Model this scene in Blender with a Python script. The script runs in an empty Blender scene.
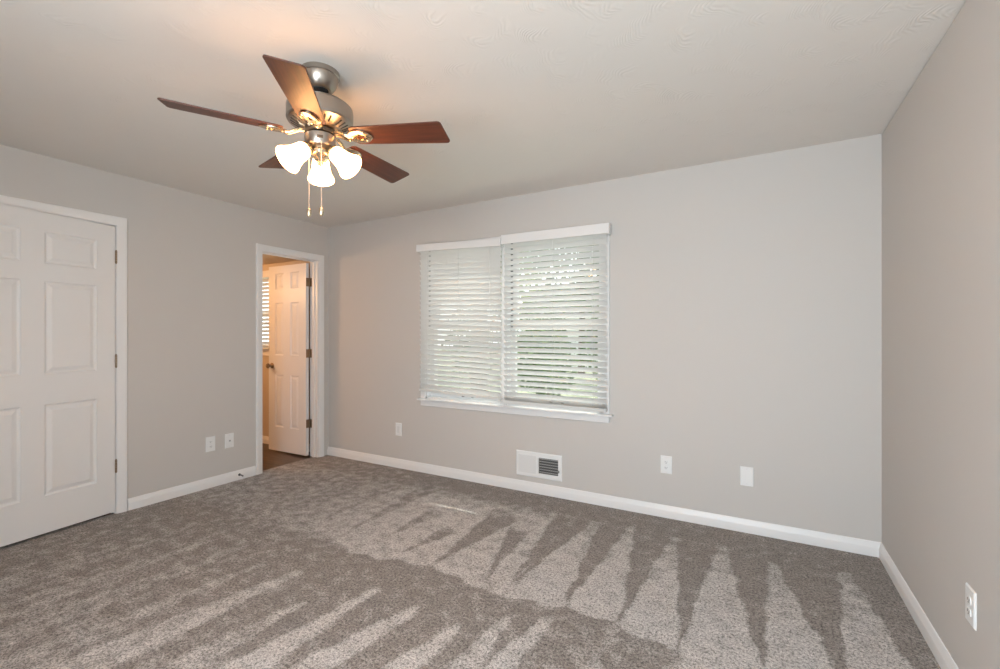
import bpy, bmesh, math, random
from mathutils import Vector, Matrix
import numpy as np

C = bpy.context.scene.collection
scene = bpy.context.scene
random.seed(7)
PI = math.pi
R = math.radians

# ------------------------------------------------------------------ room numbers (metres; camera stands over the origin)
XL, XR, YB, YF, H = -4.001, 0.6364, 3.363, -0.75, 2.44
WT = 0.115
FAN = (-1.6758, 1.3647)

# ------------------------------------------------------------------ camera
cam_d = bpy.data.cameras.new('camera')
cam = bpy.data.objects.new('camera', cam_d); C.objects.link(cam)
cam.location = (0, 0, 1.2768)
cam.rotation_euler = (PI/2, 0, 0.5111)
cam_d.sensor_width = 36
cam_d.lens = 454.857/1000*36
cam_d.shift_y = 0.00123
cam_d.clip_start = 0.02
scene.camera = cam

# ------------------------------------------------------------------ view, sky, sun, added fill
vs = scene.view_settings
vs.view_transform = 'Standard'; vs.look = 'None'; vs.gamma = 1; vs.use_curve_mapping = False
vs.exposure = 0.56

world = bpy.data.worlds.new('sky'); scene.world = world; world.use_nodes = True
wn = world.node_tree; wn.nodes.clear()
wo = wn.nodes.new('ShaderNodeOutputWorld'); wb = wn.nodes.new('ShaderNodeBackground')
sky = wn.nodes.new('ShaderNodeTexSky'); sky.sky_type = 'HOSEK_WILKIE'
sky.sun_direction = Vector((-0.2, 0.62, 0.78)).normalized(); sky.turbidity = 5; sky.ground_albedo = 0.4
mixn = wn.nodes.new('ShaderNodeMix'); mixn.data_type = 'RGBA'; mixn.inputs[0].default_value = 0.6
mixn.inputs[7].default_value = (0.95, 0.98, 1.0, 1)
wn.links.new(sky.outputs[0], mixn.inputs[6]); wn.links.new(mixn.outputs[2], wb.inputs['Color'])
wb.inputs['Strength'].default_value = 3.4
wn.links.new(wb.outputs[0], wo.inputs['Surface'])

def lamp(name, kind, loc, energy, color, **kw):
    d = bpy.data.lights.new(name, kind); d.energy = energy; d.color = color
    for k, v in kw.items(): setattr(d, k, v)
    o = bpy.data.objects.new(name, d); C.objects.link(o); o.location = loc
    return o

sun = lamp('sun', 'SUN', (-3, 8, 8), 2.6, (1.0, 0.93, 0.82), angle=R(0.6))
sun.rotation_euler = Vector((0.16, -0.62, -0.80)).to_track_quat('-Z', 'Y').to_euler()
# added fill lamp behind the camera, set outside an invented window opening
fill = lamp('added_fill', 'AREA', (-0.38, YF-0.16, 1.32), 47, (0.785, 0.91, 1.0), shape='RECTANGLE', size=1.7, size_y=1.5)
fill.rotation_euler = (R(91), 0, 0)           # faces +y, into the room
# warm lamp of the bathroom
bath = lamp('bathroom_light', 'POINT', (-5.3, 2.2, 1.88), 22, (1.0, 0.58, 0.30), shadow_soft_size=0.10)

# ------------------------------------------------------------------ materials
def new_mat(name):
    m = bpy.data.materials.new(name); m.use_nodes = True
    return m, m.node_tree, m.node_tree.nodes['Principled BSDF']
def mat(name, col, rough=0.5, metal=0.0, bump=None, coat=0.0, spec=None):
    m, nt, b = new_mat(name)
    b.inputs['Base Color'].default_value = (*col, 1); b.inputs['Roughness'].default_value = rough
    b.inputs['Metallic'].default_value = metal
    if coat: b.inputs['Coat Weight'].default_value = coat
    if spec is not None: b.inputs['Specular IOR Level'].default_value = spec
    if bump:
        sc, st, dist = bump
        tc = nt.nodes.new('ShaderNodeTexCoord'); n = nt.nodes.new('ShaderNodeTexNoise')
        n.inputs['Scale'].default_value = sc; n.inputs['Detail'].default_value = 4
        bp = nt.nodes.new('ShaderNodeBump'); bp.inputs['Strength'].default_value = st; bp.inputs['Distance'].default_value = dist
        nt.links.new(tc.outputs['Object'], n.inputs['Vector']); nt.links.new(n.outputs['Fac'], bp.inputs['Height'])
        nt.links.new(bp.outputs[0], b.inputs['Normal'])
    return m

M = {}
M['wall'] = mat('greige wall paint', (0.585, 0.558, 0.528), 0.75, bump=(120, 0.12, 0.002))
M['trim'] = mat('white semi gloss trim paint', (0.80, 0.79, 0.78), 0.35)
M['door'] = mat('white door paint', (0.78, 0.765, 0.75), 0.38)
M['plate'] = mat('white plastic', (0.82, 0.82, 0.81), 0.35)
M['plate2'] = mat('greyer white plastic', (0.74, 0.74, 0.73), 0.4)  # slightly greyer white for inserts, screws and cords
M['dark'] = mat('dark slot', (0.03, 0.03, 0.03), 0.7)
M['grille'] = mat('grey grille metal', (0.17, 0.168, 0.165), 0.5, 0.2)
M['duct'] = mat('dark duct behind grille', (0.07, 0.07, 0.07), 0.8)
M['grille_bar'] = mat('light grey grille metal', (0.36, 0.36, 0.35), 0.45, 0.2)
M['nickel'] = mat('brushed nickel', (0.40, 0.355, 0.31), 0.30, 1.0)
M['brass'] = mat('warm satin nickel', (0.78, 0.64, 0.46), 0.2, 1.0)
M['hinge'] = mat('antique brass', (0.30, 0.22, 0.15), 0.38, 0.9)
M['black'] = mat('black rubber', (0.02, 0.02, 0.02), 0.5)
M['bathwall'] = mat('tan bathroom wall paint', (0.60, 0.50, 0.38), 0.7)
M['vinyl_sash'] = mat('white vinyl sash', (0.80, 0.81, 0.81), 0.3)
M['chain'] = mat('pull chain', (0.72, 0.63, 0.54), 0.35, 0.8)

# ceiling: slap-brush plaster
m, nt, b = new_mat('textured ceiling paint'); M['ceiling'] = m
b.inputs['Base Color'].default_value = (0.785, 0.74, 0.69, 1); b.inputs['Roughness'].default_value = 0.8
tc = nt.nodes.new('ShaderNodeTexCoord')
n1 = nt.nodes.new('ShaderNodeTexNoise'); n1.inputs['Scale'].default_value = 3.5; n1.inputs['Detail'].default_value = 2
ad = nt.nodes.new('ShaderNodeVectorMath'); ad.operation = 'MULTIPLY_ADD'; ad.inputs[1].default_value = (0.5, 0.5, 0)
nt.links.new(n1.outputs['Color'], ad.inputs[0]); nt.links.new(tc.outputs['Object'], n1.inputs['Vector']); nt.links.new(tc.outputs['Object'], ad.inputs[2])
wv = nt.nodes.new('ShaderNodeTexWave'); wv.inputs['Scale'].default_value = 16; wv.inputs['Distortion'].default_value = 2.0; wv.inputs['Detail'].default_value = 3
nt.links.new(ad.outputs[0], wv.inputs['Vector'])
n2 = nt.nodes.new('ShaderNodeTexNoise'); n2.inputs['Scale'].default_value = 7; n2.inputs['Detail'].default_value = 1
nt.links.new(tc.outputs['Object'], n2.inputs['Vector'])
mr = nt.nodes.new('ShaderNodeMapRange'); mr.inputs['From Min'].default_value = 0.5; mr.inputs['From Max'].default_value = 0.72
nt.links.new(n2.outputs['Fac'], mr.inputs['Value'])
mu = nt.nodes.new('ShaderNodeMath'); mu.operation = 'MULTIPLY'
nt.links.new(wv.outputs['Fac'], mu.inputs[0]); nt.links.new(mr.outputs[0], mu.inputs[1])
bp = nt.nodes.new('ShaderNodeBump'); bp.inputs['Strength'].default_value = 0.36; bp.inputs['Distance'].default_value = 0.004
nt.links.new(mu.outputs[0], bp.inputs['Height']); nt.links.new(bp.outputs[0], b.inputs['Normal'])

# carpet: cut pile whose vacuum strokes lie in the mesh attribute "nap"
m, nt, b = new_mat('grey cut pile carpet'); M['carpet'] = m
b.inputs['Roughness'].default_value = 1.0; b.inputs['Specular IOR Level'].default_value = 0.1
b.inputs['Sheen Weight'].default_value = 0.15
tc = nt.nodes.new('ShaderNodeTexCoord'); at = nt.nodes.new('ShaderNodeAttribute'); at.attribute_name = 'nap'
nf = nt.nodes.new('ShaderNodeTexNoise'); nf.inputs['Scale'].default_value = 80; nf.inputs['Detail'].default_value = 4; nf.inputs['Roughness'].default_value = 0.8
nb = nt.nodes.new('ShaderNodeTexNoise'); nb.inputs['Scale'].default_value = 14; nb.inputs['Detail'].default_value = 3
for n in (nf, nb): nt.links.new(tc.outputs['Object'], n.inputs['Vector'])
ng = nt.nodes.new('ShaderNodeTexNoise'); ng.inputs['Scale'].default_value = 190; ng.inputs['Detail'].default_value = 2; nt.links.new(tc.outputs['Object'], ng.inputs['Vector'])
fg = nt.nodes.new('ShaderNodeMapRange'); fg.inputs['From Min'].default_value = 0.32; fg.inputs['From Max'].default_value = 0.62
fg.inputs['To Min'].default_value = 0.6; fg.inputs['To Max'].default_value = 1.25; nt.links.new(ng.outputs['Fac'], fg.inputs['Value'])
# nap edge broken up by tufts
eb = nt.nodes.new('ShaderNodeMath'); eb.operation = 'MULTIPLY_ADD'; eb.inputs[1].default_value = 1.3; eb.inputs[2].default_value = -0.65
nt.links.new(nb.outputs['Fac'], eb.inputs[0])
ed = nt.nodes.new('ShaderNodeMath'); ed.operation = 'MULTIPLY_ADD'; ed.inputs[1].default_value = 1.1; ed.inputs[2].default_value = -0.55
nt.links.new(nf.outputs['Fac'], ed.inputs[0])
ed2 = nt.nodes.new('ShaderNodeMath'); ed2.operation = 'ADD'; nt.links.new(ed.outputs[0], ed2.inputs[0]); nt.links.new(at.outputs['Fac'], ed2.inputs[1])
er = nt.nodes.new('ShaderNodeMapRange'); er.inputs['From Min'].default_value = 0.15; er.inputs['From Max'].default_value = 0.85
ed3 = nt.nodes.new('ShaderNodeMath'); ed3.operation = 'ADD'; nt.links.new(ed2.outputs[0], ed3.inputs[0]); nt.links.new(eb.outputs[0], ed3.inputs[1])
nt.links.new(ed3.outputs[0], er.inputs['Value'])
mx = nt.nodes.new('ShaderNodeMix'); mx.data_type = 'RGBA'
mx.inputs[6].default_value = (0.235, 0.207, 0.186, 1); mx.inputs[7].default_value = (0.44, 0.412, 0.392, 1)
nt.links.new(er.outputs[0], mx.inputs[0])
fl = nt.nodes.new('ShaderNodeMapRange'); fl.inputs['From Min'].default_value = 0.34; fl.inputs['From Max'].default_value = 0.54
fl.inputs['To Min'].default_value = 0.25; fl.inputs['To Max'].default_value = 1.38
nt.links.new(nf.outputs['Fac'], fl.inputs['Value'])
fb = nt.nodes.new('ShaderNodeMapRange'); fb.inputs['From Min'].default_value = 0.3; fb.inputs['From Max'].default_value = 0.7
fb.inputs['To Min'].default_value = 0.86; fb.inputs['To Max'].default_value = 1.12
nt.links.new(nb.outputs['Fac'], fb.inputs['Value'])
m1 = nt.nodes.new('ShaderNodeMath'); m1.operation = 'MULTIPLY'
nt.links.new(fl.outputs[0], m1.inputs[0]); nt.links.new(fb.outputs[0], m1.inputs[1])
m2 = nt.nodes.new('ShaderNodeMath'); m2.operation = 'MULTIPLY'; nt.links.new(m1.outputs[0], m2.inputs[0]); nt.links.new(fg.outputs[0], m2.inputs[1])
vm = nt.nodes.new('ShaderNodeVectorMath'); vm.operation = 'SCALE'
nt.links.new(mx.outputs[2], vm.inputs[0]); nt.links.new(m2.outputs[0], vm.inputs['Scale'])
nt.links.new(vm.outputs[0], b.inputs['Base Color'])
bp = nt.nodes.new('ShaderNodeBump'); bp.inputs['Strength'].default_value = 0.7; bp.inputs['Distance'].default_value = 0.008
nt.links.new(nf.outputs['Fac'], bp.inputs['Height']); nt.links.new(bp.outputs[0], b.inputs['Normal'])

# blade wood: reddish mahogany with grain along the blade (local x)
m, nt, b = new_mat('mahogany blade veneer'); M['wood'] = m
tc = nt.nodes.new('ShaderNodeTexCoord'); mp = nt.nodes.new('ShaderNodeMapping'); mp.inputs['Scale'].default_value = (3, 55, 8)
n1 = nt.nodes.new('ShaderNodeTexNoise'); n1.inputs['Scale'].default_value = 1.6; n1.inputs['Detail'].default_value = 5
nt.links.new(tc.outputs['Object'], mp.inputs[0]); nt.links.new(mp.outputs[0], n1.inputs['Vector'])
cr = nt.nodes.new('ShaderNodeValToRGB')
cr.color_ramp.elements[0].position = 0.3; cr.color_ramp.elements[0].color = (0.050, 0.013, 0.006, 1)
cr.color_ramp.elements[1].position = 0.72; cr.color_ramp.elements[1].color = (0.125, 0.034, 0.015, 1)
nt.links.new(n1.outputs['Fac'], cr.inputs[0]); nt.links.new(cr.outputs[0], b.inputs['Base Color'])
b.inputs['Roughness'].default_value = 0.45; b.inputs['Coat Weight'].default_value = 0.12; b.inputs['Coat Roughness'].default_value = 0.3

# bathroom vinyl plank
m, nt, b = new_mat('brown vinyl plank'); M['vinyl'] = m
tc = nt.nodes.new('ShaderNodeTexCoord'); mp = nt.nodes.new('ShaderNodeMapping'); mp.inputs['Scale'].default_value = (3, 22, 1)
n1 = nt.nodes.new('ShaderNodeTexNoise'); n1.inputs['Scale'].default_value = 1.3; n1.inputs['Detail'].default_value = 5
nt.links.new(tc.outputs['Object'], mp.inputs[0]); nt.links.new(mp.outputs[0], n1.inputs['Vector'])
cr = nt.nodes.new('ShaderNodeValToRGB')
cr.color_ramp.elements[0].position = 0.3; cr.color_ramp.elements[0].color = (0.045, 0.025, 0.015, 1)
cr.color_ramp.elements[1].position = 0.75; cr.color_ramp.elements[1].color = (0.14, 0.082, 0.05, 1)
nt.links.new(n1.outputs['Fac'], cr.inputs[0])
bk = nt.nodes.new('ShaderNodeTexBrick'); bk.inputs['Scale'].default_value = 1.0; bk.inputs['Brick Width'].default_value = 1.2
bk.inputs['Row Height'].default_value = 0.15; bk.inputs['Mortar Size'].default_value = 0.003; bk.inputs['Mortar'].default_value = (0.2, 0.2, 0.2, 1)
bk.inputs['Color1'].default_value = (1, 1, 1, 1); bk.inputs['Color2'].default_value = (0.75, 0.75, 0.75, 1)
nt.links.new(tc.outputs['Object'], bk.inputs['Vector'])
mm = nt.nodes.new('ShaderNodeMix'); mm.data_type = 'RGBA'; mm.blend_type = 'MULTIPLY'; mm.inputs[0].default_value = 1
nt.links.new(cr.outputs[0], mm.inputs[6]); nt.links.new(bk.outputs['Color'], mm.inputs[7]); nt.links.new(mm.outputs[2], b.inputs['Base Color'])
b.inputs['Roughness'].default_value = 0.35

# white faux-wood slat, lets a little daylight through
m, nt, b = new_mat('white faux wood slat'); M['slat'] = m
b.inputs['Base Color'].default_value = (0.83, 0.83, 0.81, 1); b.inputs['Roughness'].default_value = 0.35
tr = nt.nodes.new('ShaderNodeBsdfTranslucent'); tr.inputs['Color'].default_value = (0.86, 0.84, 0.83, 1)
ms = nt.nodes.new('ShaderNodeMixShader'); ms.inputs[0].default_value = 0.32
out = nt.nodes['Material Output']
nt.links.new(b.outputs[0], ms.inputs[1]); nt.links.new(tr.outputs[0], ms.inputs[2]); nt.links.new(ms.outputs[0], out.inputs['Surface'])

# window glass: clear pane with its reflection
m, nt, b = new_mat('clear window glass'); M['glass'] = m
nt.nodes.remove(b)
tp = nt.nodes.new('ShaderNodeBsdfTransparent'); tp.inputs['Color'].default_value = (0.95, 0.97, 0.96, 1)
gl = nt.nodes.new('ShaderNodeBsdfGlossy'); gl.inputs['Roughness'].default_value = 0.02
lw = nt.nodes.new('ShaderNodeLayerWeight'); lw.inputs['Blend'].default_value = 0.5   # facing works the same on both sides of the pane
fp = nt.nodes.new('ShaderNodeMath'); fp.operation = 'POWER'; fp.inputs[1].default_value = 4; nt.links.new(lw.outputs['Facing'], fp.inputs[0])
fr = nt.nodes.new('ShaderNodeMath'); fr.operation = 'MULTIPLY_ADD'; fr.inputs[1].default_value = 0.6; fr.inputs[2].default_value = 0.04; nt.links.new(fp.outputs[0], fr.inputs[0])
ms = nt.nodes.new('ShaderNodeMixShader'); nt.links.new(fr.outputs[0], ms.inputs[0])
nt.links.new(tp.outputs[0], ms.inputs[1]); nt.links.new(gl.outputs[0], ms.inputs[2]); nt.links.new(ms.outputs[0], nt.nodes['Material Output'].inputs['Surface'])

# lit frosted lamp shade
m, nt, b = new_mat('lit frosted glass shade'); M['shade'] = m
b.inputs['Base Color'].default_value = (0.9, 0.85, 0.78, 1); b.inputs['Roughness'].default_value = 0.4
b.inputs['Emission Color'].default_value = (1.0, 0.48, 0.17, 1); b.inputs['Emission Strength'].default_value = 16

M['flywheel'] = mat('dark bronze metal', (0.16, 0.125, 0.09), 0.4, 0.8)
m, nt, b = new_mat('lit bulb'); M['bulb'] = m
b.inputs['Emission Color'].default_value = (1.0, 0.48, 0.17, 1); b.inputs['Emission Strength'].default_value = 310

# outdoors
def noisy(name, c0, c1, scale, rough=0.9):
    m, nt, b = new_mat(name)
    tc = nt.nodes.new('ShaderNodeTexCoord'); n = nt.nodes.new('ShaderNodeTexNoise'); n.inputs['Scale'].default_value = scale; n.inputs['Detail'].default_value = 4
    cr = nt.nodes.new('ShaderNodeValToRGB'); cr.color_ramp.elements[0].position = 0.3; cr.color_ramp.elements[1].position = 0.7
    cr.color_ramp.elements[0].color = (*c0, 1); cr.color_ramp.elements[1].color = (*c1, 1)
    nt.links.new(tc.outputs['Object'], n.inputs['Vector']); nt.links.new(n.outputs['Fac'], cr.inputs[0]); nt.links.new(cr.outputs[0], b.inputs['Base Color'])
    b.inputs['Roughness'].default_value = rough
    return m
M['grass'] = noisy('lawn grass', (0.22, 0.24, 0.15), (0.36, 0.38, 0.25), 1.5)
M['leaf'] = noisy('green leaves', (0.04, 0.085, 0.025), (0.17, 0.24, 0.09), 3)
M['leaf_pale'] = noisy('yellow green leaves', (0.16, 0.24, 0.05), (0.42, 0.5, 0.16), 3)
M['bark'] = noisy('bark', (0.06, 0.045, 0.03), (0.16, 0.12, 0.085), 9)
M['siding'] = mat('pale lap siding', (0.72, 0.72, 0.68), 0.6)
M['roof'] = noisy('grey roof shingles', (0.08, 0.08, 0.08), (0.17, 0.16, 0.155), 14)
M['brick'] = noisy('outer wall brick', (0.24, 0.12, 0.08), (0.34, 0.18, 0.12), 20)

# ------------------------------------------------------------------ mesh helpers
class MB:
    def __init__(s): s.v = []; s.f = []
    def add(s, vs, fs):
        o = len(s.v); s.v += [tuple(v) for v in vs]; s.f += [tuple(i+o for i in f) for f in fs]; return s
    def box(s, x0, x1, y0, y1, z0, z1):
        x0, x1 = sorted((x0, x1)); y0, y1 = sorted((y0, y1)); z0, z1 = sorted((z0, z1))
        vs = [(x0,y0,z0),(x1,y0,z0),(x1,y1,z0),(x0,y1,z0),(x0,y0,z1),(x1,y0,z1),(x1,y1,z1),(x0,y1,z1)]
        return s.add(vs, [(0,3,2,1),(4,5,6,7),(0,1,5,4),(1,2,6,5),(2,3,7,6),(3,0,4,7)])
    def loft(s, rings, closed=True, cap=True):
        n = len(rings[0]); vs = [p for r in rings for p in r]; fs = []
        for i in range(len(rings)-1):
            for j in range(n if closed else n-1):
                k = (j+1) % n
                fs.append((i*n+j, i*n+k, (i+1)*n+k, (i+1)*n+j))
        if cap:
            fs.append(tuple(reversed(range(n)))); fs.append(tuple((len(rings)-1)*n+j for j in range(n)))
        return s.add(vs, fs)
    def lathe(s, prof, org=(0,0,0), axis=(0,0,1), seg=32, cap=True):
        a = Vector(axis).normalized(); u = a.orthogonal().normalized(); w = a.cross(u); o = Vector(org)
        rings = [[o + a*h + (u*math.cos(2*PI*j/seg) + w*math.sin(2*PI*j/seg))*max(r, 1e-5) for j in range(seg)] for r, h in prof]
        return s.loft(rings, True, cap)
    def tube(s, pts, r, seg=10, cap=True):
        pts = [Vector(p) for p in pts]; rings = []; u = None
        for i, p in enumerate(pts):
            t = (pts[min(i+1, len(pts)-1)] - pts[max(i-1, 0)]).normalized()
            u = t.orthogonal().normalized() if u is None else (u - t*u.dot(t)).normalized()
            w = t.cross(u); rr = r[i] if isinstance(r, (list, tuple)) else r
            rings.append([p + (u*math.cos(2*PI*j/seg) + w*math.sin(2*PI*j/seg))*rr for j in range(seg)])
        return s.loft(rings, True, cap)
    def prism(s, poly, z0, z1):
        n = len(poly)
        return s.loft([[(x, y, z0) for x, y in poly], [(x, y, z1) for x, y in poly]])
    def build(s, name, m, parent=None, smooth=None, bevel=None):
        me = bpy.data.meshes.new(name); me.from_pydata(s.v, [], s.f); me.materials.append(m)
        bm = bmesh.new(); bm.from_mesh(me); bmesh.ops.recalc_face_normals(bm, faces=bm.faces); bm.to_mesh(me); bm.free()
        if smooth:
            for p in me.polygons: p.use_smooth = True
            me.set_sharp_from_angle(angle=R(smooth))
        o = bpy.data.objects.new(name, me); C.objects.link(o)
        if parent: o.parent = parent
        if bevel:
            bv = o.modifiers.new('bevel', 'BEVEL'); bv.width = bevel; bv.segments = 2; bv.limit_method = 'ANGLE'
        return o

def tag(o, label, cat, group=None, kind=None):
    o['label'] = label; o['category'] = cat
    if group: o['group'] = group
    if kind: o['kind'] = kind
    return o
def empty(name, loc, rz=0):
    o = bpy.data.objects.new(name, None); C.objects.link(o); o.location = loc; o.rotation_euler = (0, 0, rz)
    o.empty_display_size = 0.1
    return o
def copy_tree(o, parent=None):
    c = o.copy(); C.objects.link(c)
    if parent: c.parent = parent
    for ch in list(o.children): copy_tree(ch, c)
    return c
def on_left(y, z): return (XL, y, z), PI/2        # things on a wall are built facing -y and turned to their wall
def on_right(y, z): return (XR, y, z), -PI/2
def on_back(x, z): return (x, YB, z), 0
S = 'structure'

# ------------------------------------------------------------------ room shell
# window opening in the back wall, bathroom window beyond the left wall in the same outer wall
WX0, WX1, WZ0, WZ1 = -2.680, -0.996, 0.692, 2.075
BX0, BX1, BZ0, BZ1 = -5.80, -4.93, 1.115, 1.99
BW = -6.35; BYF = 1.62; BH = 2.125                 # bathroom left wall, near wall, ceiling height
OW = 0.16                                           # outer wall thickness
DO = (2.612, 3.222, 2.062)                          # doorway opening in the left wall: y0, y1, head
CO = (0.592, 1.497, 2.066)                          # closet opening

b_ = MB()
y0, y1 = YB, YB+OW
b_.box(XL-WT, WX0, y0, y1, -0.1, H+0.1); b_.box(WX1, XR+0.12, y0, y1, -0.1, H+0.1)
b_.box(WX0, WX1, y0, y1, -0.1, WZ0); b_.box(WX0, WX1, y0, y1, WZ1, H+0.1)
tag(b_.build('wall_back', M['wall']), 'greige far wall with the double blind-covered window', 'wall', kind=S)
b_ = MB()
x0, x1 = XL-WT, XL
JT = 0.012                                          # jamb thickness, let into the wall opening
b_.box(x0, x1, YF, CO[0]-JT, -0.1, H); b_.box(x0, x1, CO[1]+JT, DO[0]-JT, -0.1, H); b_.box(x0, x1, DO[1]+JT, YB, -0.1, H)
b_.box(x0, x1, CO[0]-JT, CO[1]+JT, CO[2]+JT, H); b_.box(x0, x1, DO[0]-JT, DO[1]+JT, DO[2]+JT, H)
tag(b_.build('wall_left', M['wall']), 'greige left wall holding the two doorways', 'wall', kind=S)
tag(MB().box(XR, XR+0.12, YF-0.12, YB, -0.1, H-0.005).build('wall_right', M['wall']), 'greige right wall with one outlet low down', 'wall', kind=S)
FX0, FX1, FZ0, FZ1 = -1.25, 0.58, 0.5, 2.25  # invented opening, lets the added fill lamp shine into the room
b_ = MB(); y0, y1 = YF-0.12, YF
b_.box(XL-WT, FX0, y0, y1, -0.1, H); b_.box(FX1, XR, y0, y1, -0.1, H); b_.box(FX0, FX1, y0, y1, -0.1, FZ0); b_.box(FX0, FX1, y0, y1, FZ1, H)
tag(b_.build('wall_front', M['wall']), 'greige wall behind the camera with an opening added for fill light', 'wall', kind=S)
tag(MB().box(XL-WT, XR+0.12, YF-0.12, YB, H, H+0.1).build('ceiling', M['ceiling']), 'off-white textured bedroom ceiling', 'ceiling', kind=S)

# closet and bathroom shells
b_ = MB(); b_.box(-4.75, -4.70, 0.45, 1.62, -0.1, H); b_.box(-4.70, XL-WT, 0.45, 0.50, -0.1, H); b_.box(-4.70, XL-WT, 1.57, 1.62, -0.1, H)
b_.box(-4.70, XL-WT, 0.50, 1.57, 2.38, H)
tag(b_.build('wall_closet', M['wall']), 'closet walls behind the white closet door', 'wall', kind=S)
b_ = MB(); y0, y1 = YB, YB+OW
b_.box(BW-0.1, BX0, y0, y1, -0.1, BH+0.1); b_.box(BX1, XL-WT, y0, y1, -0.1, BH+0.1); b_.box(BX0, BX1, y0, y1, -0.1, BZ0); b_.box(BX0, BX1, y0, y1, BZ1, BH+0.1)
b_.box(BW-0.1, BW, BYF, YB, -0.1, BH+0.1); b_.box(BW, XL-WT, BYF-0.0, BYF+0.1, -0.1, BH+0.1)
tag(b_.build('wall_bathroom', M['bathwall']), 'tan bathroom walls seen through the open doorway', 'wall', kind=S)
tag(MB().box(BW, XL-WT, BYF+0.1, YB, BH, BH+0.1).build('ceiling_bathroom', M['bathwall']), 'low warm-lit bathroom ceiling beyond the doorway', 'ceiling', kind=S)
tag(MB().box(BW, XL-0.06, BYF+0.1, YB, -0.1, -0.004).build('floor_bathroom', M['vinyl']), 'brown plank floor beyond the open doorway', 'floor', kind=S)

tag(MB().box(-4.70, XL-0.06, 0.50, 1.57, -0.1, -0.003).build('floor_closet', M['vinyl']), 'closet floor behind the ajar closet door', 'floor', kind=S)

# carpet with vacuum strokes
def smooth01(t): t = min(1, max(0, t)); return t*t*(3-2*t)
def band(v, a, c, e=0.012):                         # 1 between a and c with soft edges
    return smooth01((v-a+e)/(2*e)) * smooth01((c+e-v)/(2*e))
FAR = [  # light wedges: base x0, x1 at the seam, apex x, apex y
    (-1.08, -0.79, -0.955, 3.05), (-0.785, -0.532, -0.721, 3.13), (-0.527, -0.262, -0.437, 3.05),
    (-0.257, 0.015, -0.187, 3.10), (0.021, 0.297, 0.085, 2.98), (0.303, 0.56, 0.418, 3.05)]
TEETH = [ # dark teeth left of the wedges: apex x, apex y, top x0, x1, top y, strength
    (-1.09, 2.03, -1.22, -1.06, 2.95, 1), (-1.236, 2.04, -1.42, -1.27, 2.62, .9), (-1.562, 2.02, -1.66, -1.44, 2.80, .95), (-1.81, 2.05, -1.80, -1.68, 2.42, .75),
    (-2.05, 2.12, -2.1, -1.96, 2.62, .5), (-2.30, 2.02, -2.45, -2.30, 2.92, .7), (-2.62, 2.1, -2.75, -2.58, 2.9, .5), (-2.95, 2.05, -3.1, -2.9, 2.8, .5), (-3.35, 2.1, -3.5, -3.3, 2.8, .4)]
NEAR = [ # light strokes in the near field: apex x, apex y, far end x at y=0.9, half width there, strength
    (-0.97, 1.90, -0.98, .10, .7), (-0.80, 1.98, -0.92, .085, .9), (-0.55, 1.86, -0.60, .09, .6), (-0.28, 1.9, -0.38, .1, .6), (-1.13, 1.72, -1.27, .085, .95), (-1.38, 1.72, -1.52, .075, .95), (-1.655, 1.75, -1.72, .075, .9),
    (-1.90, 1.50, -1.93, .06, .5), (-2.14, 1.66, -2.24, .09, .75), (-2.40, 1.62, -2.48, .07, .5), (-2.70, 1.72, -2.75, .07, .5), (-2.95, 1.66, -3.02, .08, .5), (-3.3, 1.7, -3.35, .08, .4)]
def nap(x, y):
    w = 0.018*math.sin(9*x+2*y) + 0.01*math.sin(23*y+5*x) + 0.008*math.sin(41*x-13*y)
    seam = 1.985 + 0.03*math.sin(7*x) + 0.012*math.sin(31*x)
    if x < -1.0: seam += -0.04*smooth01((-1.0-x)/1.2)
    x += w*0.5
    far = 0.0
    if x > -1.08:
        for a, c, ax, ay in FAR:
            t = (y-seam)/(ay-seam)
            if 0 <= t <= 1: far = max(far, band(x, a+(ax-a)*t-0.022*t, c+(ax-c)*t+0.022*t)*(1-0.55*t*t))
    else:
        far = 0.80 * smooth01((3.18-y)/0.35)
        far *= 1 - 0.45*smooth01((-2.2-x)/1.0)
        for ax, ay, p, q, ty, st in TEETH:
            t = (y-ay)/(ty-ay)
            if 0 <= t <= 1.25:
                fade = smooth01((1.25-t)/0.35)
                far *= 1 - st*fade*band(x, ax+(p-ax)*t, ax+(q-ax)*t)
    near = 0.12 + 0.42*smooth01((1.25-y)/0.8)*smooth01((x+3.4)/1.4)
    for ax, ay, ex, hw, st in NEAR:
        t = (ay-y)/(ay-0.9)
        if t > 0:
            cx = ax+(ex-ax)*t; h = 0.018+hw*min(t, 1.6)
            near = max(near, st*band(x, cx-h, cx+h, 0.02)*smooth01(t/0.12))
    near = max(near, 0.8*smooth01((x+0.33)/0.12))
    near += 0.06*math.sin(3.1*x)*math.sin(2.3*y)
    soft = smooth01((-2.0-x)/1.0)                     # the seam and strokes blur out toward the closet
    near = near*(1-0.35*soft) + 0.30*0.35*soft
    far = far*(1-0.45*soft) + 0.38*0.45*soft
    e = 0.014 + 0.16*soft
    k = smooth01((y-seam+e)/(2*e))
    return near*(1-k) + far*k
nx, ny = 310, 275
xs = np.linspace(XL-0.06, XR, nx); ys = np.linspace(YF, YB, ny)
vs_ = [(x, y, 0.0) for y in ys for x in xs]
keep = vs_
fs_ = [(j*nx+i, j*nx+i+1, (j+1)*nx+i+1, (j+1)*nx+i) for j in range(ny-1) for i in range(nx-1)
       if xs[i] >= XL-0.001 or DO[0]-0.02 < ys[j] < DO[1] or xs[i+1] > XL]
me = bpy.data.meshes.new('floor'); me.from_pydata(vs_, [], fs_); me.materials.append(M['carpet'])
att = me.attributes.new('nap', 'FLOAT', 'POINT')
att.data.foreach_set('value', np.array([nap(x, y) for x, y, z in vs_], dtype=np.float32))
floor = bpy.data.objects.new('floor', me); C.objects.link(floor)
sd = floor.modifiers.new('thickness', 'SOLIDIFY'); sd.thickness = 0.1; sd.offset = -1
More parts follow.
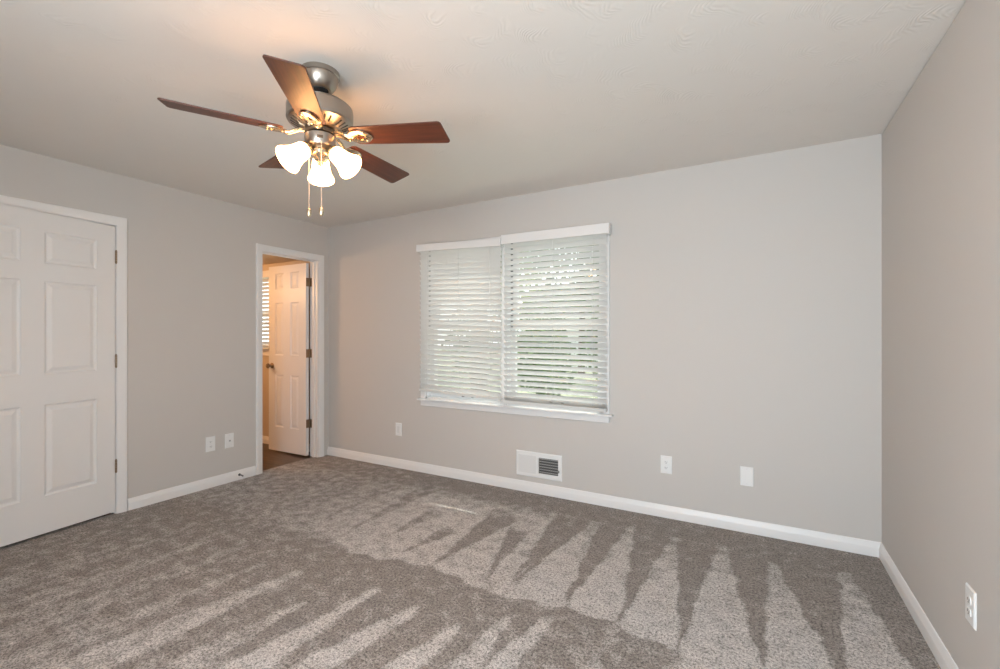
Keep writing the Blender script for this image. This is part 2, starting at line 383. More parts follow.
tag(floor, 'grey cut pile carpet with triangular vacuum marks', 'carpet', kind=S)

# baseboards (profile: distance from the wall, height)
BP = [(0, 0), (0.0145, 0), (0.0145, 0.050), (0.013, 0.055), (0.0105, 0.059), (0.0075, 0.076), (0.004, 0.083), (0, 0.085)]
def baseboard(name, org, rz, length, label):
    o = MB().loft([[(0, -d, z) for d, z in BP], [(length, -d, z) for d, z in BP]]).build(name, M['trim'], smooth=25)
    o.location = org; o.rotation_euler = (0, 0, rz)
    return tag(o, label, 'baseboard', kind=S)
baseboard('baseboard_back', (XL, YB, 0), 0, XR-XL, 'white baseboard along the window wall')
baseboard('baseboard_right', (XR, YB, 0), -PI/2, YB-YF, 'white baseboard along the right wall')
baseboard('baseboard_left', (XL, 1.567, 0), PI/2, 2.541-1.567, 'white baseboard between the two doorways')
baseboard('baseboard_left_near', (XL, YF, 0), PI/2, 0.52-YF, 'white baseboard left of the closet door')
baseboard('baseboard_bathroom', (BW, YB, -0.004), 0, XL-WT-BW, 'white baseboard in the bathroom beyond the doorway')

# door casings (profile: distance out from the opening, thickness)
CP = [(0, 0), (0, 0.009), (0.006, 0.011), (0.016, 0.0115), (0.022, 0.014), (0.046, 0.0175), (0.056, 0.0175), (0.060, 0.014), (0.060, 0)]
def casing(name, opening, wall, label):
    a0, a1, zt = opening
    rings = [[(a0-o, -t, 0) for o, t in CP], [(a0-o, -t, zt+o) for o, t in CP], [(a1+o, -t, zt+o) for o, t in CP], [(a1+o, -t, 0) for o, t in CP]]
    o = MB().loft(rings).build(name, M['trim'], smooth=30)
    o.location = wall[0]; o.rotation_euler = (0, 0, wall[1])
    return tag(o, label, 'door casing', kind=S)
casing('trim_1', (CO[0]-0.005, CO[1]+0.005, 2.071), on_left(0, 0), 'white casing around the closet door')
casing('trim_2', (2.607, 3.236, 2.066), on_left(0, 0), 'white casing around the open bathroom doorway')
def jamb(name, op, label, stop_d):
    a0, a1, zt = op; e = 0.0005
    m_ = MB().box(XL-WT-0.001, XL+0.001, a0-JT+e, a0, 0, zt).box(XL-WT-0.001, XL+0.001, a1, a1+JT-e, 0, zt).box(XL-WT-0.001, XL+0.001, a0-JT+e, a1+JT-e, zt, zt+JT-e)
    s0, s1 = stop_d                                 # stop strip
    m_.box(XL-s1, XL-s0, a0, a0+0.010, 0, zt-0.010).box(XL-s1, XL-s0, a1-0.010, a1, 0, zt-0.010).box(XL-s1, XL-s0, a0, a1, zt-0.010, zt)
    return tag(m_.build(name, M['trim']), label, 'door jamb', kind=S)
jamb('trim_3', (CO[0], CO[1], CO[2]), 'white jamb of the closet door', (0.042, 0.075))
jamb('trim_4', (DO[0], DO[1], DO[2]), 'white jamb of the open bathroom doorway', (0.040, 0.072))

# ------------------------------------------------------------------ six-panel doors
PROF = [(0.0, 0.0), (0.004, 0.0055), (0.011, 0.0085), (0.017, 0.0085), (0.040, 0.002)]
def panel_door(name, w, xs_, zs_, zb, T=0.035):
    """slab from x=0 (hinge edge) to -w, faces at y=0 and y=+T; xs_, zs_ panel spans measured from hinge and floor"""
    b = MB(); zt = zs_['top']
    cx = sorted({0, w, *[v for p in xs_ for v in p]}); cz = sorted({zb, zt, *[v for p in zs_['p'] for v in p]})
    for face, sg in ((0, 1), (T, -1)):
        for i in range(len(cx)-1):
            for j in range(len(cz)-1):
                a, c, d, e = cx[i], cx[i+1], cz[j], cz[j+1]
                if (a, c) in xs_ and (d, e) in zs_['p']:
                    rings = [[(-(a+o), face+sg*h, d+o), (-(c-o), face+sg*h, d+o), (-(c-o), face+sg*h, e-o), (-(a+o), face+sg*h, e-o)] for o, h in PROF]
                    b.loft(rings, True, False); b.add(rings[-1], [(0, 1, 2, 3)])
                else:
                    b.add([(-a, face, d), (-c, face, d), (-c, face, e), (-a, face, e)], [(0, 1, 2, 3)])
    b.add([(0, 0, zb), (-w, 0, zb), (-w, T, zb), (0, T, zb)], [(0, 1, 2, 3)]); b.add([(0, 0, zt), (-w, 0, zt), (-w, T, zt), (0, T, zt)], [(0, 1, 2, 3)])
    b.add([(0, 0, zb), (0, T, zb), (0, T, zt), (0, 0, zt)], [(0, 1, 2, 3)]); b.add([(-w, 0, zb), (-w, T, zb), (-w, T, zt), (-w, 0, zt)], [(0, 1, 2, 3)])
    # weld so that shading and normals agree
    me = bpy.data.meshes.new(name); me.from_pydata(b.v, [], b.f); me.materials.append(M['door'])
    bm = bmesh.new(); bm.from_mesh(me); bmesh.ops.remove_doubles(bm, verts=bm.verts, dist=1e-5); bmesh.ops.recalc_face_normals(bm, faces=bm.faces); bm.to_mesh(me); bm.free()
    o = bpy.data.objects.new(name, me); C.objects.link(o)
    return o
PZ = [(0.255, 0.838), (1.034, 1.624), (1.737, 1.940)]

def hinge_knuckle(m_, x, y, z, h=0.089, r=0.0065):
    for k in range(5): m_.lathe([(r, 0), (r, h/5-0.0012)], (x, y, z-h/2+k*h/5), seg=14)
    m_.lathe([(0.0035, 0), (0.005, 0.003), (0.0001, 0.007)], (x, y, z+h/2), seg=12)
    m_.lathe([(0.0035, 0), (0.005, 0.003), (0.0001, 0.007)], (x, y, z-h/2), axis=(0, 0, -1), seg=12)
def knob_mesh(org, axis):
    a = Vector(axis)
    return MB().lathe([(0.031, 0), (0.031, 0.004), (0.027, 0.008), (0.013, 0.011), (0.0115, 0.03), (0.018, 0.036), (0.0265, 0.046), (0.0275, 0.055), (0.023, 0.063), (0.012, 0.067), (0.001, 0.068)], org, a, 28)

# closet door, a little ajar: the slab is built along local -x with its room face at y=0 looking to -y, then turned to the left wall
W1 = 0.892
d1 = empty('door_1', (-3.998, 1.4945, 0), PI/2 + R(8))
tag(d1, 'white six-panel closet door standing slightly ajar at left', 'door', kind=S)
o = panel_door('door_panel', W1, [(0.110, 0.390), (0.503, 0.783)], {'top': 2.060, 'p': PZ}, 0.019); o.parent = d1
o.location = (-0.0015, 0, 0)
for z in (1.841, 1.096, 0.344):
    m_ = MB(); hinge_knuckle(m_, 0.001, -0.007, z)
    m_.box(-0.0014, 0.0004, -0.004, 0.03, z-0.0445, z+0.0445)
    m_.build('hinge', M['hinge'], d1, smooth=30)
knob_mesh((-W1+0.06, 0, 0.94), (0, -1, 0)).build('knob', M['hinge'], d1, smooth=40)

# bathroom door, opened to a right angle into the bathroom
W2 = 0.61
d2 = empty('door_2', (-4.118, 3.207, -0.004), R(1))
tag(d2, 'white six-panel bathroom door standing wide open', 'door', kind=S)
o = panel_door('door_panel', W2, [(0.112, 0.245), (0.362, 0.495)], {'top': 2.045, 'p': [(0.282, 0.853), (1.068, 1.640), (1.788, 1.965)]}, 0.018)
o.parent = d2; o.location = (0, -0.035, 0)
for z in (1.846, 1.094, 0.353):
    m_ = MB(); hinge_knuckle(m_, 0.002, 0.007, z)
    m_.box(-0.0005, 0.0018, -0.033, 0.004, z-0.0445, z+0.0445)                   # leaf on the door edge
    m_.box(0.004, 0.038, 0.012, 0.0142, z-0.0445, z+0.0445)                     # leaf on the jamb
    for dz in (-0.03, 0.0, 0.03): m_.lathe([(0.004, 0), (0.003, 0.0012), (0.0002, 0.0015)], (0.0018, -0.02, z+dz), (1, 0, 0), 10)
    m_.build('hinge', M['hinge'], d2, smooth=30)
knob_mesh((-W2+0.06, -0.035, 0.95), (0, -1, 0)).build('knob', M['hinge'], d2, smooth=40)
knob_mesh((-W2+0.06, 0.0, 0.95), (0, 1, 0)).build('knob', M['hinge'], d2, smooth=40)
MB().box(-W2-0.001, -W2+0.001, -0.03, -0.005, 0.92, 0.98).build('latch_plate', M['hinge'], d2)

# ------------------------------------------------------------------ windows
def sash_window(name, x0, x1, z0, z1, mullions, label, meet, lift=True):
    """double-hung units side by side set in the outer wall; local y from the room face of the wall outward"""
    root = empty(name, ((x0+x1)/2, YB, z0)); tag(root, label, 'window', kind=S)
    L = lambda x: x-(x0+x1)/2; Z = lambda z: z-z0
    edges = [x0] + mullions + [x1]
    fr = MB(); t = 0.018
    fr.box(L(x0), L(x0)+t, 0.0, OW, 0, z1-z0).box(L(x1)-t, L(x1), 0.0, OW, 0, z1-z0).box(L(x0), L(x1), 0.0, OW, z1-z0-t, z1-z0).box(L(x0), L(x1), 0.0, OW, 0, t)
    for mx_ in mullions: fr.box(L(mx_)-0.03, L(mx_)+0.03, 0.02, OW, t, z1-z0-t)
    fr.build('window_frame', M['trim'], root)
    for i in range(len(edges)-1):
        a = L(edges[i]) + (t if i == 0 else 0.03); c = L(edges[i+1]) - (t if i == len(edges)-2 else 0.03)
        for nm, zb, zt, yo in (('lower_sash', t, Z(meet)+0.018, 0.055), ('upper_sash', Z(meet)-0.018, z1-z0-t, 0.092)):
            s_ = MB(); rw = 0.042
            s_.box(a, a+rw, yo, yo+0.034, zb, zt).box(c-rw, c, yo, yo+0.034, zb, zt).box(a+rw, c-rw, yo, yo+0.034, zb, zb+(0.055 if nm == 'lower_sash' else 0.036)).box(a+rw, c-rw, yo, yo+0.034, zt-0.036, zt)
            so = s_.build(nm, M['vinyl_sash'], root)
            MB().box(a+rw, c-rw, yo+0.015, yo+0.019, zb+0.03, zt-0.03).build('pane', M['glass'], so)
            if nm == 'lower_sash' and lift:
                l_ = MB(); cx_ = (a+c)/2+0.02
                for sx in (-0.05, 0.05): l_.box(cx_+sx-0.012, cx_+sx+0.012, yo-0.012, yo, zb+0.016, zb+0.036)
                l_.build('sash_lift', M['grille'], so, bevel=0.003)
    return root
sash_window('window_1', WX0, WX1, WZ0, WZ1, [-1.838], 'white double window behind the two blinds', 1.366)
sash_window('window_2', BX0, BX1, BZ0, BZ1, [], 'bright bathroom window seen through the open doorway', 1.55, False)
# casing of the bedroom window, stool and apron
m_ = MB(); cw = 0.05
m_.box(-2.729, WX0+0.004, YB-0.017, YB, 0.693, 2.115).box(WX1-0.004, -0.947, YB-0.017, YB, 0.693, 2.115).box(WX0, WX1, YB-0.017, YB, WZ1-0.004, 2.115).box(-1.868, -1.808, YB-0.012, YB+0.02, 0.693, WZ1)
tag(m_.build('trim_5', M['trim'], bevel=0.003), 'white casing around the double window', 'window casing', kind=S)
tag(MB().box(-2.752, -0.918, YB-0.048, YB+0.055, 0.676, 0.693).build('trim_6', M['trim'], bevel=0.005), 'white window stool under the double window', 'window sill', kind=S)
tag(MB().box(-2.729, -0.947, YB-0.017, YB, 0.625, 0.676).build('trim_7', M['trim'], bevel=0.004), 'white apron board below the double window', 'window apron', kind=S)
m_ = MB().box(BX0-0.08, BX1+0.08, YB-0.03, YB+0.05, BZ0-0.018, BZ0).box(BX0-0.06, BX1+0.06, YB-0.015, YB, BZ0-0.075, BZ0-0.018)
m_.box(BX0-0.06, BX0, YB-0.015, YB, BZ0, BZ1+0.06).box(BX1, BX1+0.06, YB-0.015, YB, BZ0, BZ1+0.06).box(BX0, BX1, YB-0.015, YB, BZ1, BZ1+0.06)
tag(m_.build('trim_8', M['trim'], bevel=0.003), 'white trim around the bathroom window', 'window casing', kind=S)

# ------------------------------------------------------------------ blinds
def blind(x0, x1, ztop, zrail, vh, vx0, vx1, tilt_deg, slope, label, cy, rail_h=0.022, stack=0, vdepth=0.085):
    """hung in front of the wall; local frame: x along the wall, y toward the wall plane (0), z from the rail bottom"""
    xc = (x0+x1)/2; root = empty('window_blind', (xc, YB, zrail)); 
    sl = math.tan(slope)
    def done(b, name, m, parent=root, **kw):         # the whole blind hangs out of level
        b.v = [(x, y, z-sl*x) for x, y, z in b.v]; return b.build(name, m, parent, **kw)
    tag(root, label, 'window blind', 'blinds of the double window')
    hw = (x1-x0)/2; top = ztop-zrail
    v0, v1 = vx0-xc, vx1-xc
    v = MB(); v.box(v0, v1, -vdepth, -vdepth+0.012, top-vh, top).box(v0, v0+0.01, -vdepth+0.012, -0.018, top-vh, top).box(v1-0.01, v1, -vdepth+0.012, -0.018, top-vh, top)
    done(v, 'valance', M['trim'], bevel=0.004)
    done(MB().box(-hw+0.01, hw-0.01, -vdepth+0.014, -0.02, top-vh+0.012, top-0.008), 'headrail', M['trim'])
    done(MB().box(-hw, hw, cy-0.026, cy+0.026, 0, rail_h), 'bottom_rail', M['slat'], bevel=0.006)
    pitch = 0.0455; z = rail_h + 0.006; s_ = MB(); w = 0.05; th = 0.0028; a = R(tilt_deg)
    def slat(z, a):
        ring = lambda x: [(x, cy + math.cos(a)*p - math.sin(a)*q, z - math.sin(a)*p - math.cos(a)*q) for p, q in
                          ((-w/2, 0), (-w/4, -th*0.9), (0, -th*1.2), (w/4, -th*0.9), (w/2, 0), (w/4, th*0.3), (0, 0), (-w/4, th*0.3))]
        s_.loft([ring(-hw), ring(hw)])
    for k in range(stack): slat(z, R(4)); z += 0.009
    z += 0.018
    zs = []
    while z < top-vh+0.02:
        slat(z, a); zs.append(z); z += pitch
    done(s_, 'slats', M['slat'], smooth=40)
    for cxx in (-hw+0.10, hw*0.02, hw-0.10):
        l_ = MB()
        for yy in (cy-0.021, cy+0.021): l_.tube([(cxx, yy, rail_h*0.5), (cxx, yy, top-vh+0.01)], 0.0011, 6)
        done(l_, 'ladder_cord', M['plate2'])
    slot = None; hx = -hw+(0.076 if stack else 0.113); p = -0.012
    for z in zs:                                     # the cord slot punched in each slat of the upper half
        if z > 0.59:
            if slot is None:
                slot = MB().box(-0.0085, 0.0085, -0.006, 0.001, -0.005, 0.0015).build('cord_slot', M['dark'] if stack else M['grille_bar'], root)
                o = slot
            else: o = slot.copy(); C.objects.link(o)
            o.location = (hx, cy+math.cos(a)*p, z-math.sin(a)*p-sl*hx)
    return root
blind(-2.700, -1.846, 2.101, 0.754, 0.067, -2.726, -1.838, 60, R(2.0), 'left white slatted blind, more closed, hanging crooked over sash', -0.052)
blind(-1.815, -0.955, 2.105, 0.716, 0.077, -1.832, -0.929, 46, R(0.35), 'right white slatted blind, part open with greenery showing through', -0.052, 0.028, 3)
# bathroom blind
bb = empty('window_blind', ((BX0+BX1)/2, YB, BZ0)); tag(bb, 'small white blind in the bathroom window beyond the doorway', 'window blind')
s_ = MB()
for k in range(18):
    z = 0.03+k*0.046
    s_.loft([[(sx, -0.035 + 0.020*p + 0.0014*q, z - 0.016*p + 0.0014*q) for p, q in ((-1, 0), (0, -1), (1, 0), (0, 1))] for sx in (-0.43, 0.43)])
s_.build('slats', M['slat'], bb)
MB().box(-0.44, 0.44, -0.065, -0.012, 0.84, 0.875).build('headrail', M['trim'], bb, bevel=0.003)
MB().box(-0.43, 0.43, -0.058, -0.012, 0.002, 0.018).build('bottom_rail', M['slat'], bb, bevel=0.003)

# ------------------------------------------------------------------ wall plates, register, door stop
def plate_base(root, w=0.076, h=0.124, name='face_plate'):
    return MB().loft([[(sx*(w/2-o), -d, sz*(h/2-o)) for sx, sz in ((-1, -1), (1, -1), (1, 1), (-1, 1))] for o, d in ((0, 0), (0, 0.002), (0.0035, 0.0055), (0.004, 0.006))]).build(name, M['plate'], root)
def screw(root, x, z, d=0.006): MB().lathe([(0.0035, 0), (0.003, 0.001), (0.0002, 0.0014)], (x, -d, z), (0, -1, 0), 12).build('screw', M['plate2'], root, smooth=40)
def duplex(wall, label):
    root = empty('wall_outlet', *wall); tag(root, label, 'wall outlet', 'white wall plates'); plate_base(root)
    for sz in (-0.0195, 0.0195):
        poly = [(0.0165*math.cos(t)*1.0, 0.0165*math.sin(t)) for t in np.linspace(0, 2*PI, 24, endpoint=False)]
        poly = [(max(-0.0165, min(0.0165, x*1.12)), max(-0.0135, min(0.0135, z))) for x, z in poly]
        f = MB().loft([[(x, -0.005, sz+z) for x, z in poly], [(x, -0.0085, sz+z) for x, z in poly]]).build('receptacle', M['plate'], root)
        sl = MB().box(-0.0075, -0.0052, -0.0092, -0.008, sz-0.003, sz+0.006).box(0.0052, 0.0075, -0.0092, -0.008, sz-0.002, sz+0.005).lathe([(0.0024, 0), (0.0024, 0.001)], (0, -0.0082, sz-0.0075), (0, -1, 0), 12)
        sl.build('slot', M['dark'], f)
    screw(root, 0, 0)
    return root
def blank(wall, label, inner):
    root = empty('wall_plate', *wall); tag(root, label, 'wall plate', 'white wall plates'); plate_base(root)
    if inner == 'rocker':
        MB().box(-0.0165, 0.0165, -0.0085, -0.005, -0.033, 0.033).build('insert', M['plate2'], root, bevel=0.002)
    elif inner == 'jack':
        j = MB().box(-0.010, 0.010, -0.009, -0.005, -0.011, 0.011).build('jack', M['plate2'], root, bevel=0.002)
        MB().box(-0.006, 0.006, -0.0096, -0.0085, -0.005, 0.004).build('socket', M['grille'], j)
    for z in (-0.048, 0.048): screw(root, 0, z)
    return root
duplex(on_left(2.148, 0.365), 'white duplex outlet on left wall, nearer the closet door')
blank(on_left(2.306, 0.362), 'white jack plate on left wall, nearer the open doorway', 'jack')
blank(on_back(-3.011, 0.371), 'white plate low on window wall, left of the window', 'rocker')
duplex(on_back(-0.545, 0.370), 'white duplex outlet on window wall between register and blank plate')
blank(on_back(-0.047, 0.363), 'white blank plate on window wall nearest the right corner', None)
duplex(on_right(2.113, 0.366), 'white duplex outlet on the right wall')

vx, vz, vw, vh = -1.5275, 0.229, 0.403, 0.205
root = empty('wall_register', (vx, YB, vz)); tag(root, 'white wall vent register with dark grille above the baseboard', 'vent register')
fr = MB()
gx0, gx1, gz0, gz1 = 0.003, 0.172, -0.062, 0.064
fr.loft([[(sx*(vw/2-o), -d, sz*(vh/2-o)) for sx, sz in ((-1, -1), (1, -1), (1, 1), (-1, 1))] for o, d in ((0, 0), (0.001, 0.004), (0.008, 0.009))], True, False)
a, c, y = -vw/2+0.008, vw/2-0.008, -0.009; e, g = -vh/2+0.008, vh/2-0.008
fr.box(a, gx0, y, 0, e, g).box(gx1, c, y, 0, e, g).box(gx0, gx1, y, 0, e, gz0).box(gx0, gx1, y, 0, gz1, g)
fr.build('frame', M['plate'], root)
MB().loft([[(x, yy, z) for x, z in ((-vw/2+0.022-o, -0.072-o), (-0.016+o, -0.072-o), (-0.016+o, 0.074+o), (-vw/2+0.022-o, 0.074+o))] for o, yy in ((0, -0.0085), (-0.002, -0.0105))]).build('blank_panel', M['plate2'], root)
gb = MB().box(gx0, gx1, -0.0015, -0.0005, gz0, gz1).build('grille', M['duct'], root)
bars = MB()
for k in range(6):
    z = gz0+0.010+k*(gz1-gz0-0.02)/5; bars.loft([[(xx, -0.007, z-0.0015), (xx, -0.007, z+0.0015), (xx, -0.002, z+0.006), (xx, -0.002, z+0.003)] for xx in (gx0, gx1)])
bars.build('louver', M['grille_bar'], gb)
bars = MB()
for k in range(9):
    x = gx0+0.009+k*(gx1-gx0-0.018)/8; bars.box(x-0.0011, x+0.0011, -0.0085, -0.0072, gz0, gz1)
bars.build('fin', M['grille'], gb)
MB().box(gx1+0.004, gx1+0.012, -0.018, -0.009, -0.035, -0.015).build('lever', M['grille'], root, bevel=0.002)

root = empty('door_stop', (XL+0.0145, 2.387, 0.046), PI/2)
tag(root, 'small spring door stop on the baseboard beside the open doorway', 'door stop')
MB().lathe([(0.011, 0), (0.011, 0.003), (0.006, 0.008)], (0, 0, 0), (0, -1, 0), 20).build('base', M['black'], root, smooth=40)
pts = [(0.0045*math.cos(t), -0.006-0.058*t/(2*PI*14), 0.0045*math.sin(t)-0.006*(t/(2*PI*14))**2) for t in np.linspace(0, 2*PI*14, 220)]
MB().tube(pts, 0.0013, 6).build('spring', M['grille'], root)
MB().lathe([(0.006, 0), (0.0075, 0.003), (0.0075, 0.012), (0.005, 0.014)], (0, -0.063, -0.006), (0, -1, 0), 18).build('rubber_tip', M['plate'], root, smooth=40)

# ------------------------------------------------------------------ ceiling fan
fx, fy = FAN
fan = empty('ceiling_fan', (fx, fy, H))
tag(fan, 'brushed nickel ceiling fan with five mahogany blades and lit lamps', 'ceiling fan')
Zf = lambda z: z-H
MB().lathe([(0.081, 0), (0.081, -0.020), (0.077, -0.0235), (0.0765, -0.028), (0.0725, -0.046), (0.065, -0.062), (0.055, -0.075), (0.048, -0.081), (0.044, -0.083), (0.036, -0.080)], seg=48).build('canopy', M['nickel'], fan, smooth=28)
MB().lathe([(0.036, -0.072), (0.034, -0.083), (0.014, -0.090)], seg=32).build('hanger_ball', M['black'], fan, smooth=40)
MB().lathe([(0.0125, -0.080), (0.0125, -0.150)], seg=20).build('downrod', M['nickel'], fan, smooth=40)
# motor housing with a slotted sloping underside
mot = MB().lathe([(0.016, Zf(2.312)), (0.03, Zf(2.310)), (0.09, Zf(2.303)), (0.124, Zf(2.294)), (0.136, Zf(2.283)), (0.1385, Zf(2.270)), (0.1385, Zf(2.222)), (0.134, Zf(2.214)), (0.128, Zf(2.211)), (0.085, Zf(2.190)), (0.058, Zf(2.184)), (0.012, Zf(2.184))], seg=64).build('motor_housing', M['nickel'], fan, smooth=28)
for k in range(30):
    if k % 6 == 5: continue
    t = 2*PI*k/30 + 0.1; e = Vector((math.cos(t), math.sin(t), 0)); s = Vector((-math.sin(t), math.cos(t), 0))
    def P(r, z, w): return e*r + s*w + Vector((0, 0, Zf(z)))
    MB().loft([[P(0.090, 2.1925+dz, -0.0032), P(0.090, 2.1925+dz, 0.0032), P(0.121, 2.2077+dz, 0.0042), P(0.121, 2.2077+dz, -0.0042)] for dz in (-0.0012, 0.004)]).build('vent_slot', M['dark'], mot)
MB().lathe([(0.05, Zf(2.184)), (0.064, Zf(2.180)), (0.064, Zf(2.164)), (0.05, Zf(2.160))], seg=40).build('flywheel', M['flywheel'], fan, smooth=30)
sw = MB().lathe([(0.055, Zf(2.160)), (0.0645, Zf(2.156)), (0.0645, Zf(2.116)), (0.060, Zf(2.107)), (0.046, Zf(2.099)), (0.036, Zf(2.095)), (0.01, Zf(2.093))], seg=40).build('switch_housing', M['nickel'], fan, smooth=28)
t = R(-40)                                           # reverse switch facing the camera
e = Vector((math.cos(t), math.sin(t), 0)); s = Vector((-e.y, e.x, 0))
MB().loft([[e*r + s*(0.012*a) + Vector((0, 0, Zf(2.132)+0.006*c)) for a, c in ((-1, -1), (1, -1), (1, 1), (-1, 1))] for r in (0.061, 0.0665)]).build('reverse_switch', M['flywheel'], sw)
MB().lathe([(0.036, Zf(2.097)), (0.043, Zf(2.088)), (0.043, Zf(2.074)), (0.034, Zf(2.064)), (0.022, Zf(2.056)), (0.013, Zf(2.044)), (0.014, Zf(2.038)), (0.008, Zf(2.028)), (0.0005, Zf(2.026))], seg=32).build('light_fitter', M['brass'], fan, smooth=30)

# blades: each in its own frame, x outward from the hub; the fan hangs a hair out of plumb
BR, TR, WR, WTIP = 0.150, 0.574, 0.114, 0.138
def blade_outline():
    pts = []
    def arc(cx, cy, r, a0, a1, n=7):
        return [(cx+r*math.cos(R(a)), cy+r*math.sin(R(a))) for a in np.linspace(a0, a1, n)]
    rr = 0.016; hr, ht = WR/2, WTIP/2
    pts += arc(BR+0.02, -hr+0.02, 0.02, 180, 270, 5)
    pts += arc(TR-rr-0.012, -ht+rr, rr, 270, 355)
    pts += arc(TR-rr, ht-rr, rr, -5, 90)
    pts += arc(BR+0.02, hr-0.02, 0.02, 90, 180, 5)
    return pts
lean = Vector((0.0193, 0.0177, 1)).normalized()      # normal of the blade plane
Lean = Vector((0, 0, 1)).rotation_difference(lean).to_matrix()
for k in range(5):
    ang = R(237.63 + 72*k)
    bl = MB().prism(blade_outline(), -0.003, 0.003).build('blade', M['wood'], fan, bevel=0.0015)
    bl.location = (0, 0, Zf(2.1557))
    bl.rotation_euler = (Lean @ Matrix.Rotation(ang, 3, 'Z') @ Matrix.Rotation(R(-12), 3, 'X')).to_euler()
    # iron: S-curved arm from the flywheel to an oval plate with a diamond window under the blade
    ir = MB()
    arm = [(0.055, 0.016), (0.085, 0.013), (0.108, 0.001), (0.125, -0.009), (0.14, -0.0115)]
    for sg in (-1, 1):
        ir.tube([(x, sg*(0.010+0.012*math.sin((x-0.05)/0.10*PI)), z) for x, z in arm], [0.0058, 0.0065, 0.0065, 0.006, 0.0055], 8)
    n = 28; cx_, ax_, by_ = 0.185, 0.052, 0.043
    outer = [(cx_+ax_*math.cos(t)*(1+0.10*math.cos(2*t)), by_*math.sin(t)) for t in np.linspace(0, 2*PI, n, endpoint=False)]
    def dia(t):
        q = abs(math.cos(t))+abs(math.sin(t)); return (cx_+0.004+0.020*math.cos(t)/q, 0.019*math.sin(t)/q)
    inner = [dia(t) for t in np.linspace(0, 2*PI, n, endpoint=False)]
    z0_, z1_ = -0.0045, -0.0115
    rings = [[(x, y, z0_) for x, y in inner], [(x, y, z0_) for x, y in outer], [(x, y, z1_+0.002) for x, y in outer],
             [(cx_+(x-cx_)*0.94, y*0.92, z1_) for x, y in outer], [(cx_+(x-cx_)*1.1, y*1.15, z1_) for x, y in inner], [(x, y, z0_) for x, y in inner]]
    ir.loft(rings, True, False)
    for sx, sy in ((0.152, 0.0), (0.210, 0.026), (0.210, -0.026)):
        ir.lathe([(0.005, 0), (0.004, 0.002), (0.0003, 0.003)], (sx, sy, -0.0115), (0, 0, -1), 12)
    ir.build('blade_iron', M['brass'], bl, smooth=35)

# lamps: arms, sockets, lit shades
azb = 140.84-1.5; tau = R(48.5); L = 0.113
for k in (1, 0, -1):
    a = R(azb+120*k); e = Vector((math.cos(a), math.sin(a), 0)); ax = e*math.sin(tau)+Vector((0, 0, -math.cos(tau)))
    N = e*0.061+Vector((0, 0, Zf(2.087 if k else 2.089)))
    am = MB().tube([e*0.038+Vector((0, 0, Zf(2.080))), e*0.048+Vector((0, 0, Zf(2.090))), N-ax*0.012, N+ax*0.004], [0.007, 0.007, 0.008, 0.009], 12).build('lamp_arm', M['brass'], fan, smooth=40)
    MB().lathe([(0.010, -0.014), (0.021, -0.010), (0.028, 0.0), (0.031, 0.013), (0.031, 0.018), (0.027, 0.019)], N, ax, 32).build('socket_cup', M['brass'], am, smooth=30)
    prof = [(0.024, 0.004), (0.031, 0.011), (0.0355, 0.021), (0.0375, 0.038), (0.040, 0.058), (0.045, 0.078), (0.052, 0.096), (0.058, 0.107), (0.0595, L), (0.0575, L), (0.050, 0.096), (0.043, 0.078), (0.038, 0.058), (0.0355, 0.038), (0.0335, 0.021), (0.029, 0.013), (0.018, 0.008)]
    MB().lathe(prof, N, ax, 40).build('lamp_shade', M['shade'], fan, smooth=60)['label'] = 'lit frosted white bell shade'
    MB().lathe([(0.010, 0.010), (0.011, 0.024), (0.020, 0.042), (0.025, 0.058), (0.022, 0.074), (0.012, 0.084), (0.0005, 0.086)], N, ax, 20).build('bulb', M['bulb'], am, smooth=60)
# pull chains
cr_ = Vector((math.cos(0.5111), math.sin(0.5111), 0)); cf = Vector((-math.sin(0.5111), math.cos(0.5111), 0))
for off, zt, zb in ((cr_*-0.037-cf*0.03, 2.112, 1.831), (cr_*0.027-cf*0.056, 2.112, 1.828)):
    p = MB()
    z = Zf(zt)
    p.tube([off+Vector((0, 0, z)), off+Vector((0, 0, Zf(zb)))], 0.0014, 6)
    while z > Zf(zb):
        p.lathe([(0.0003, 0.0018), (0.0021, 0.0009), (0.0021, -0.0009), (0.0003, -0.0018)], off+Vector((0, 0, z)), seg=6); z -= 0.0055
    po = p.build('pull_chain', M['chain'], fan, smooth=60)
    MB().lathe([(0.0025, 0), (0.004, -0.003), (0.0088, -0.006), (0.0098, -0.012), (0.0098, -0.026), (0.008, -0.032), (0.0052, -0.037), (0.0003, -0.038)], off+Vector((0, 0, Zf(zb))), seg=18).build('pendant', M['brass'], po, smooth=35)

# ------------------------------------------------------------------ outdoors beyond the window
tag(MB().box(-40, 40, YB+OW, 60, -0.7, -0.5).build('ground', M['grass']), 'sunlit lawn outside the window', 'lawn', kind=S)
def foliage(n, cx, cy, cz, rx, ry, rz, size, m, parent, seed, name='foliage'):
    rnd = random.Random(seed); b = MB()
    for _ in range(n):
        d = Vector((rnd.gauss(0, 1), rnd.gauss(0, 1), rnd.gauss(0, 1))).normalized() * (rnd.random()**0.4)
        p = Vector((cx+d.x*rx, cy+d.y*ry, cz+d.z*rz)); u = Vector((rnd.gauss(0, 1), rnd.gauss(0, 1), rnd.gauss(0, 1))).normalized(); w = u.orthogonal().normalized()
        q = u.cross(w)*0.12*size; s = size*(0.6+0.8*rnd.random())
        b.add([p-u*s, p+w*s*0.5+q, p+u*s, p-w*s*0.5+q], [(0, 1, 2), (0, 2, 3)])
    return b.build(name, m, parent)
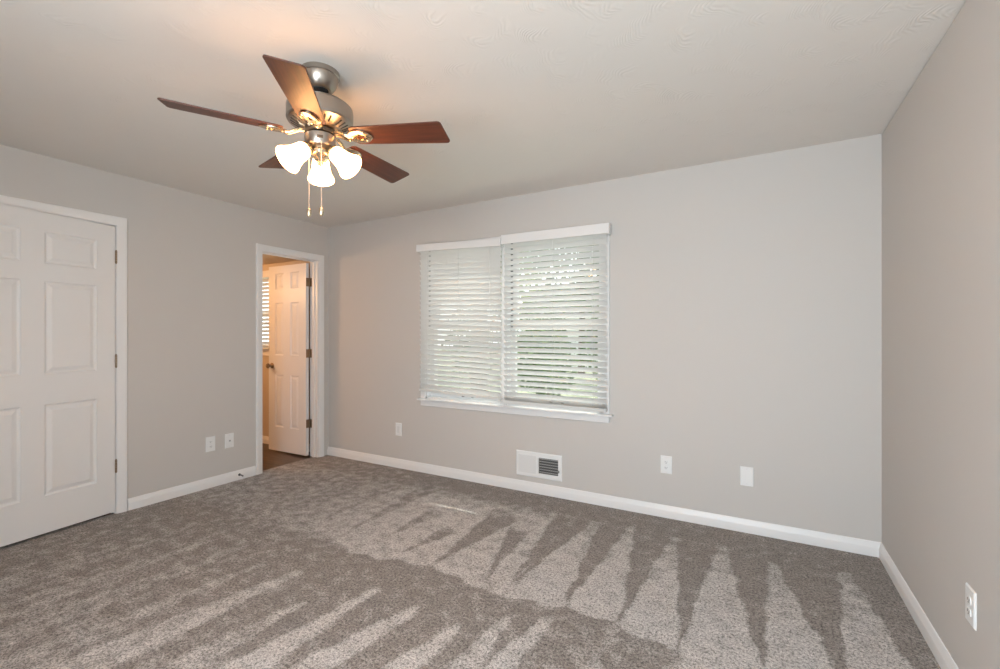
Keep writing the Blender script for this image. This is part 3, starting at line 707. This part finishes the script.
def tree(x, y, h, r, m, label, seed, n=1500):
    t = empty('tree', (x, y, -0.5)); tag(t, label, 'tree', 'trees outside the window')
    rnd = random.Random(seed); tr_ = MB().tube([(0, 0, 0), (0.05, 0, h*0.3), (-0.04, 0.06, h*0.6), (0.02, 0, h*0.85)], [0.17, 0.13, 0.09, 0.03], 10)
    for k in range(6):
        a = rnd.random()*6.28; z = h*(0.4+0.07*k); tr_.tube([(0, 0, z), (r*0.35*math.cos(a), r*0.35*math.sin(a), z+h*0.1), (r*0.7*math.cos(a), r*0.7*math.sin(a), z+h*0.18)], [0.06, 0.04, 0.015], 7)
    tr_.build('trunk', M['bark'], t)
    foliage(n, 0, 0, h*0.68, r, r, h*0.36, 0.16, m, t, seed)
    return t
def bush(x, y, h, r, m, label, seed):
    t = empty('bush', (x, y, -0.5)); tag(t, label, 'bush', 'bushes outside the window')
    st = MB()
    for k in range(5): a = k*1.26; st.tube([(0.05*math.cos(a), 0.05*math.sin(a), 0), (r*0.4*math.cos(a), r*0.4*math.sin(a), h*0.6)], [0.025, 0.01], 6)
    st.build('stem', M['bark'], t); foliage(800, 0, 0, h*0.52, r, r, h*0.48, 0.11, m, t, seed)
    return t
tree(-4.45, 7.1, 8.0, 1.25, M['leaf_pale'], 'pale leafy tree nearest the window, behind the left blind', 1, 2600)
tree(-6.6, 19.0, 8.0, 2.3, M['leaf'], 'dark green tree behind the middle of the window', 2)
tree(-2.4, 14.5, 7.0, 1.9, M['leaf'], 'dark green tree behind the right blind', 3)
tree(-14.6, 17.0, 6.5, 2.2, M['leaf'], 'dark green tree at far left beyond the lawn', 5)
tree(-11.4, 20.6, 8.0, 2.4, M['leaf_pale'], 'pale tree in the back between two dark trees', 6)
for i, (x, y, h, r, lb) in enumerate([(-12.5, 13.4, 3.0, 1.2, 'green bush beyond the lawn seen through the left edge of the left blind'), (-9.3, 14.5, 3.0, 1.2, 'green bush second from left beyond the lawn'), (-7.3, 16, 3.2, 1.2, 'green bush second from right in the row beyond the lawn'), (-4.2, 15.6, 2.8, 1.3, 'green bush rightmost in the row beyond the lawn'), (-4.9, 11.2, 2.0, 0.9, 'small green bush standing nearest on the lawn')]):
    bush(x, y, h, r, M['leaf'], lb, 20+i)
hs = empty('house', (-7.5, 24, -0.5)); tag(hs, 'pale neighbouring house beyond the bushes and lawn', 'house')
wl = MB().box(-4.5, 4.5, 0, 6, 0, 3.0); wl.build('wall', M['siding'], hs)
MB().loft([[(xx, -0.4, 3.0), (xx, 6.4, 3.0), (xx, 3, 5.0)] for xx in (-4.9, 4.9)]).build('roof', M['roof'], hs)
for x in (-2.6, 0, 2.6): MB().box(x-0.5, x+0.5, -0.03, 0.02, 1.0, 2.3).build('window', M['grille'], hs)
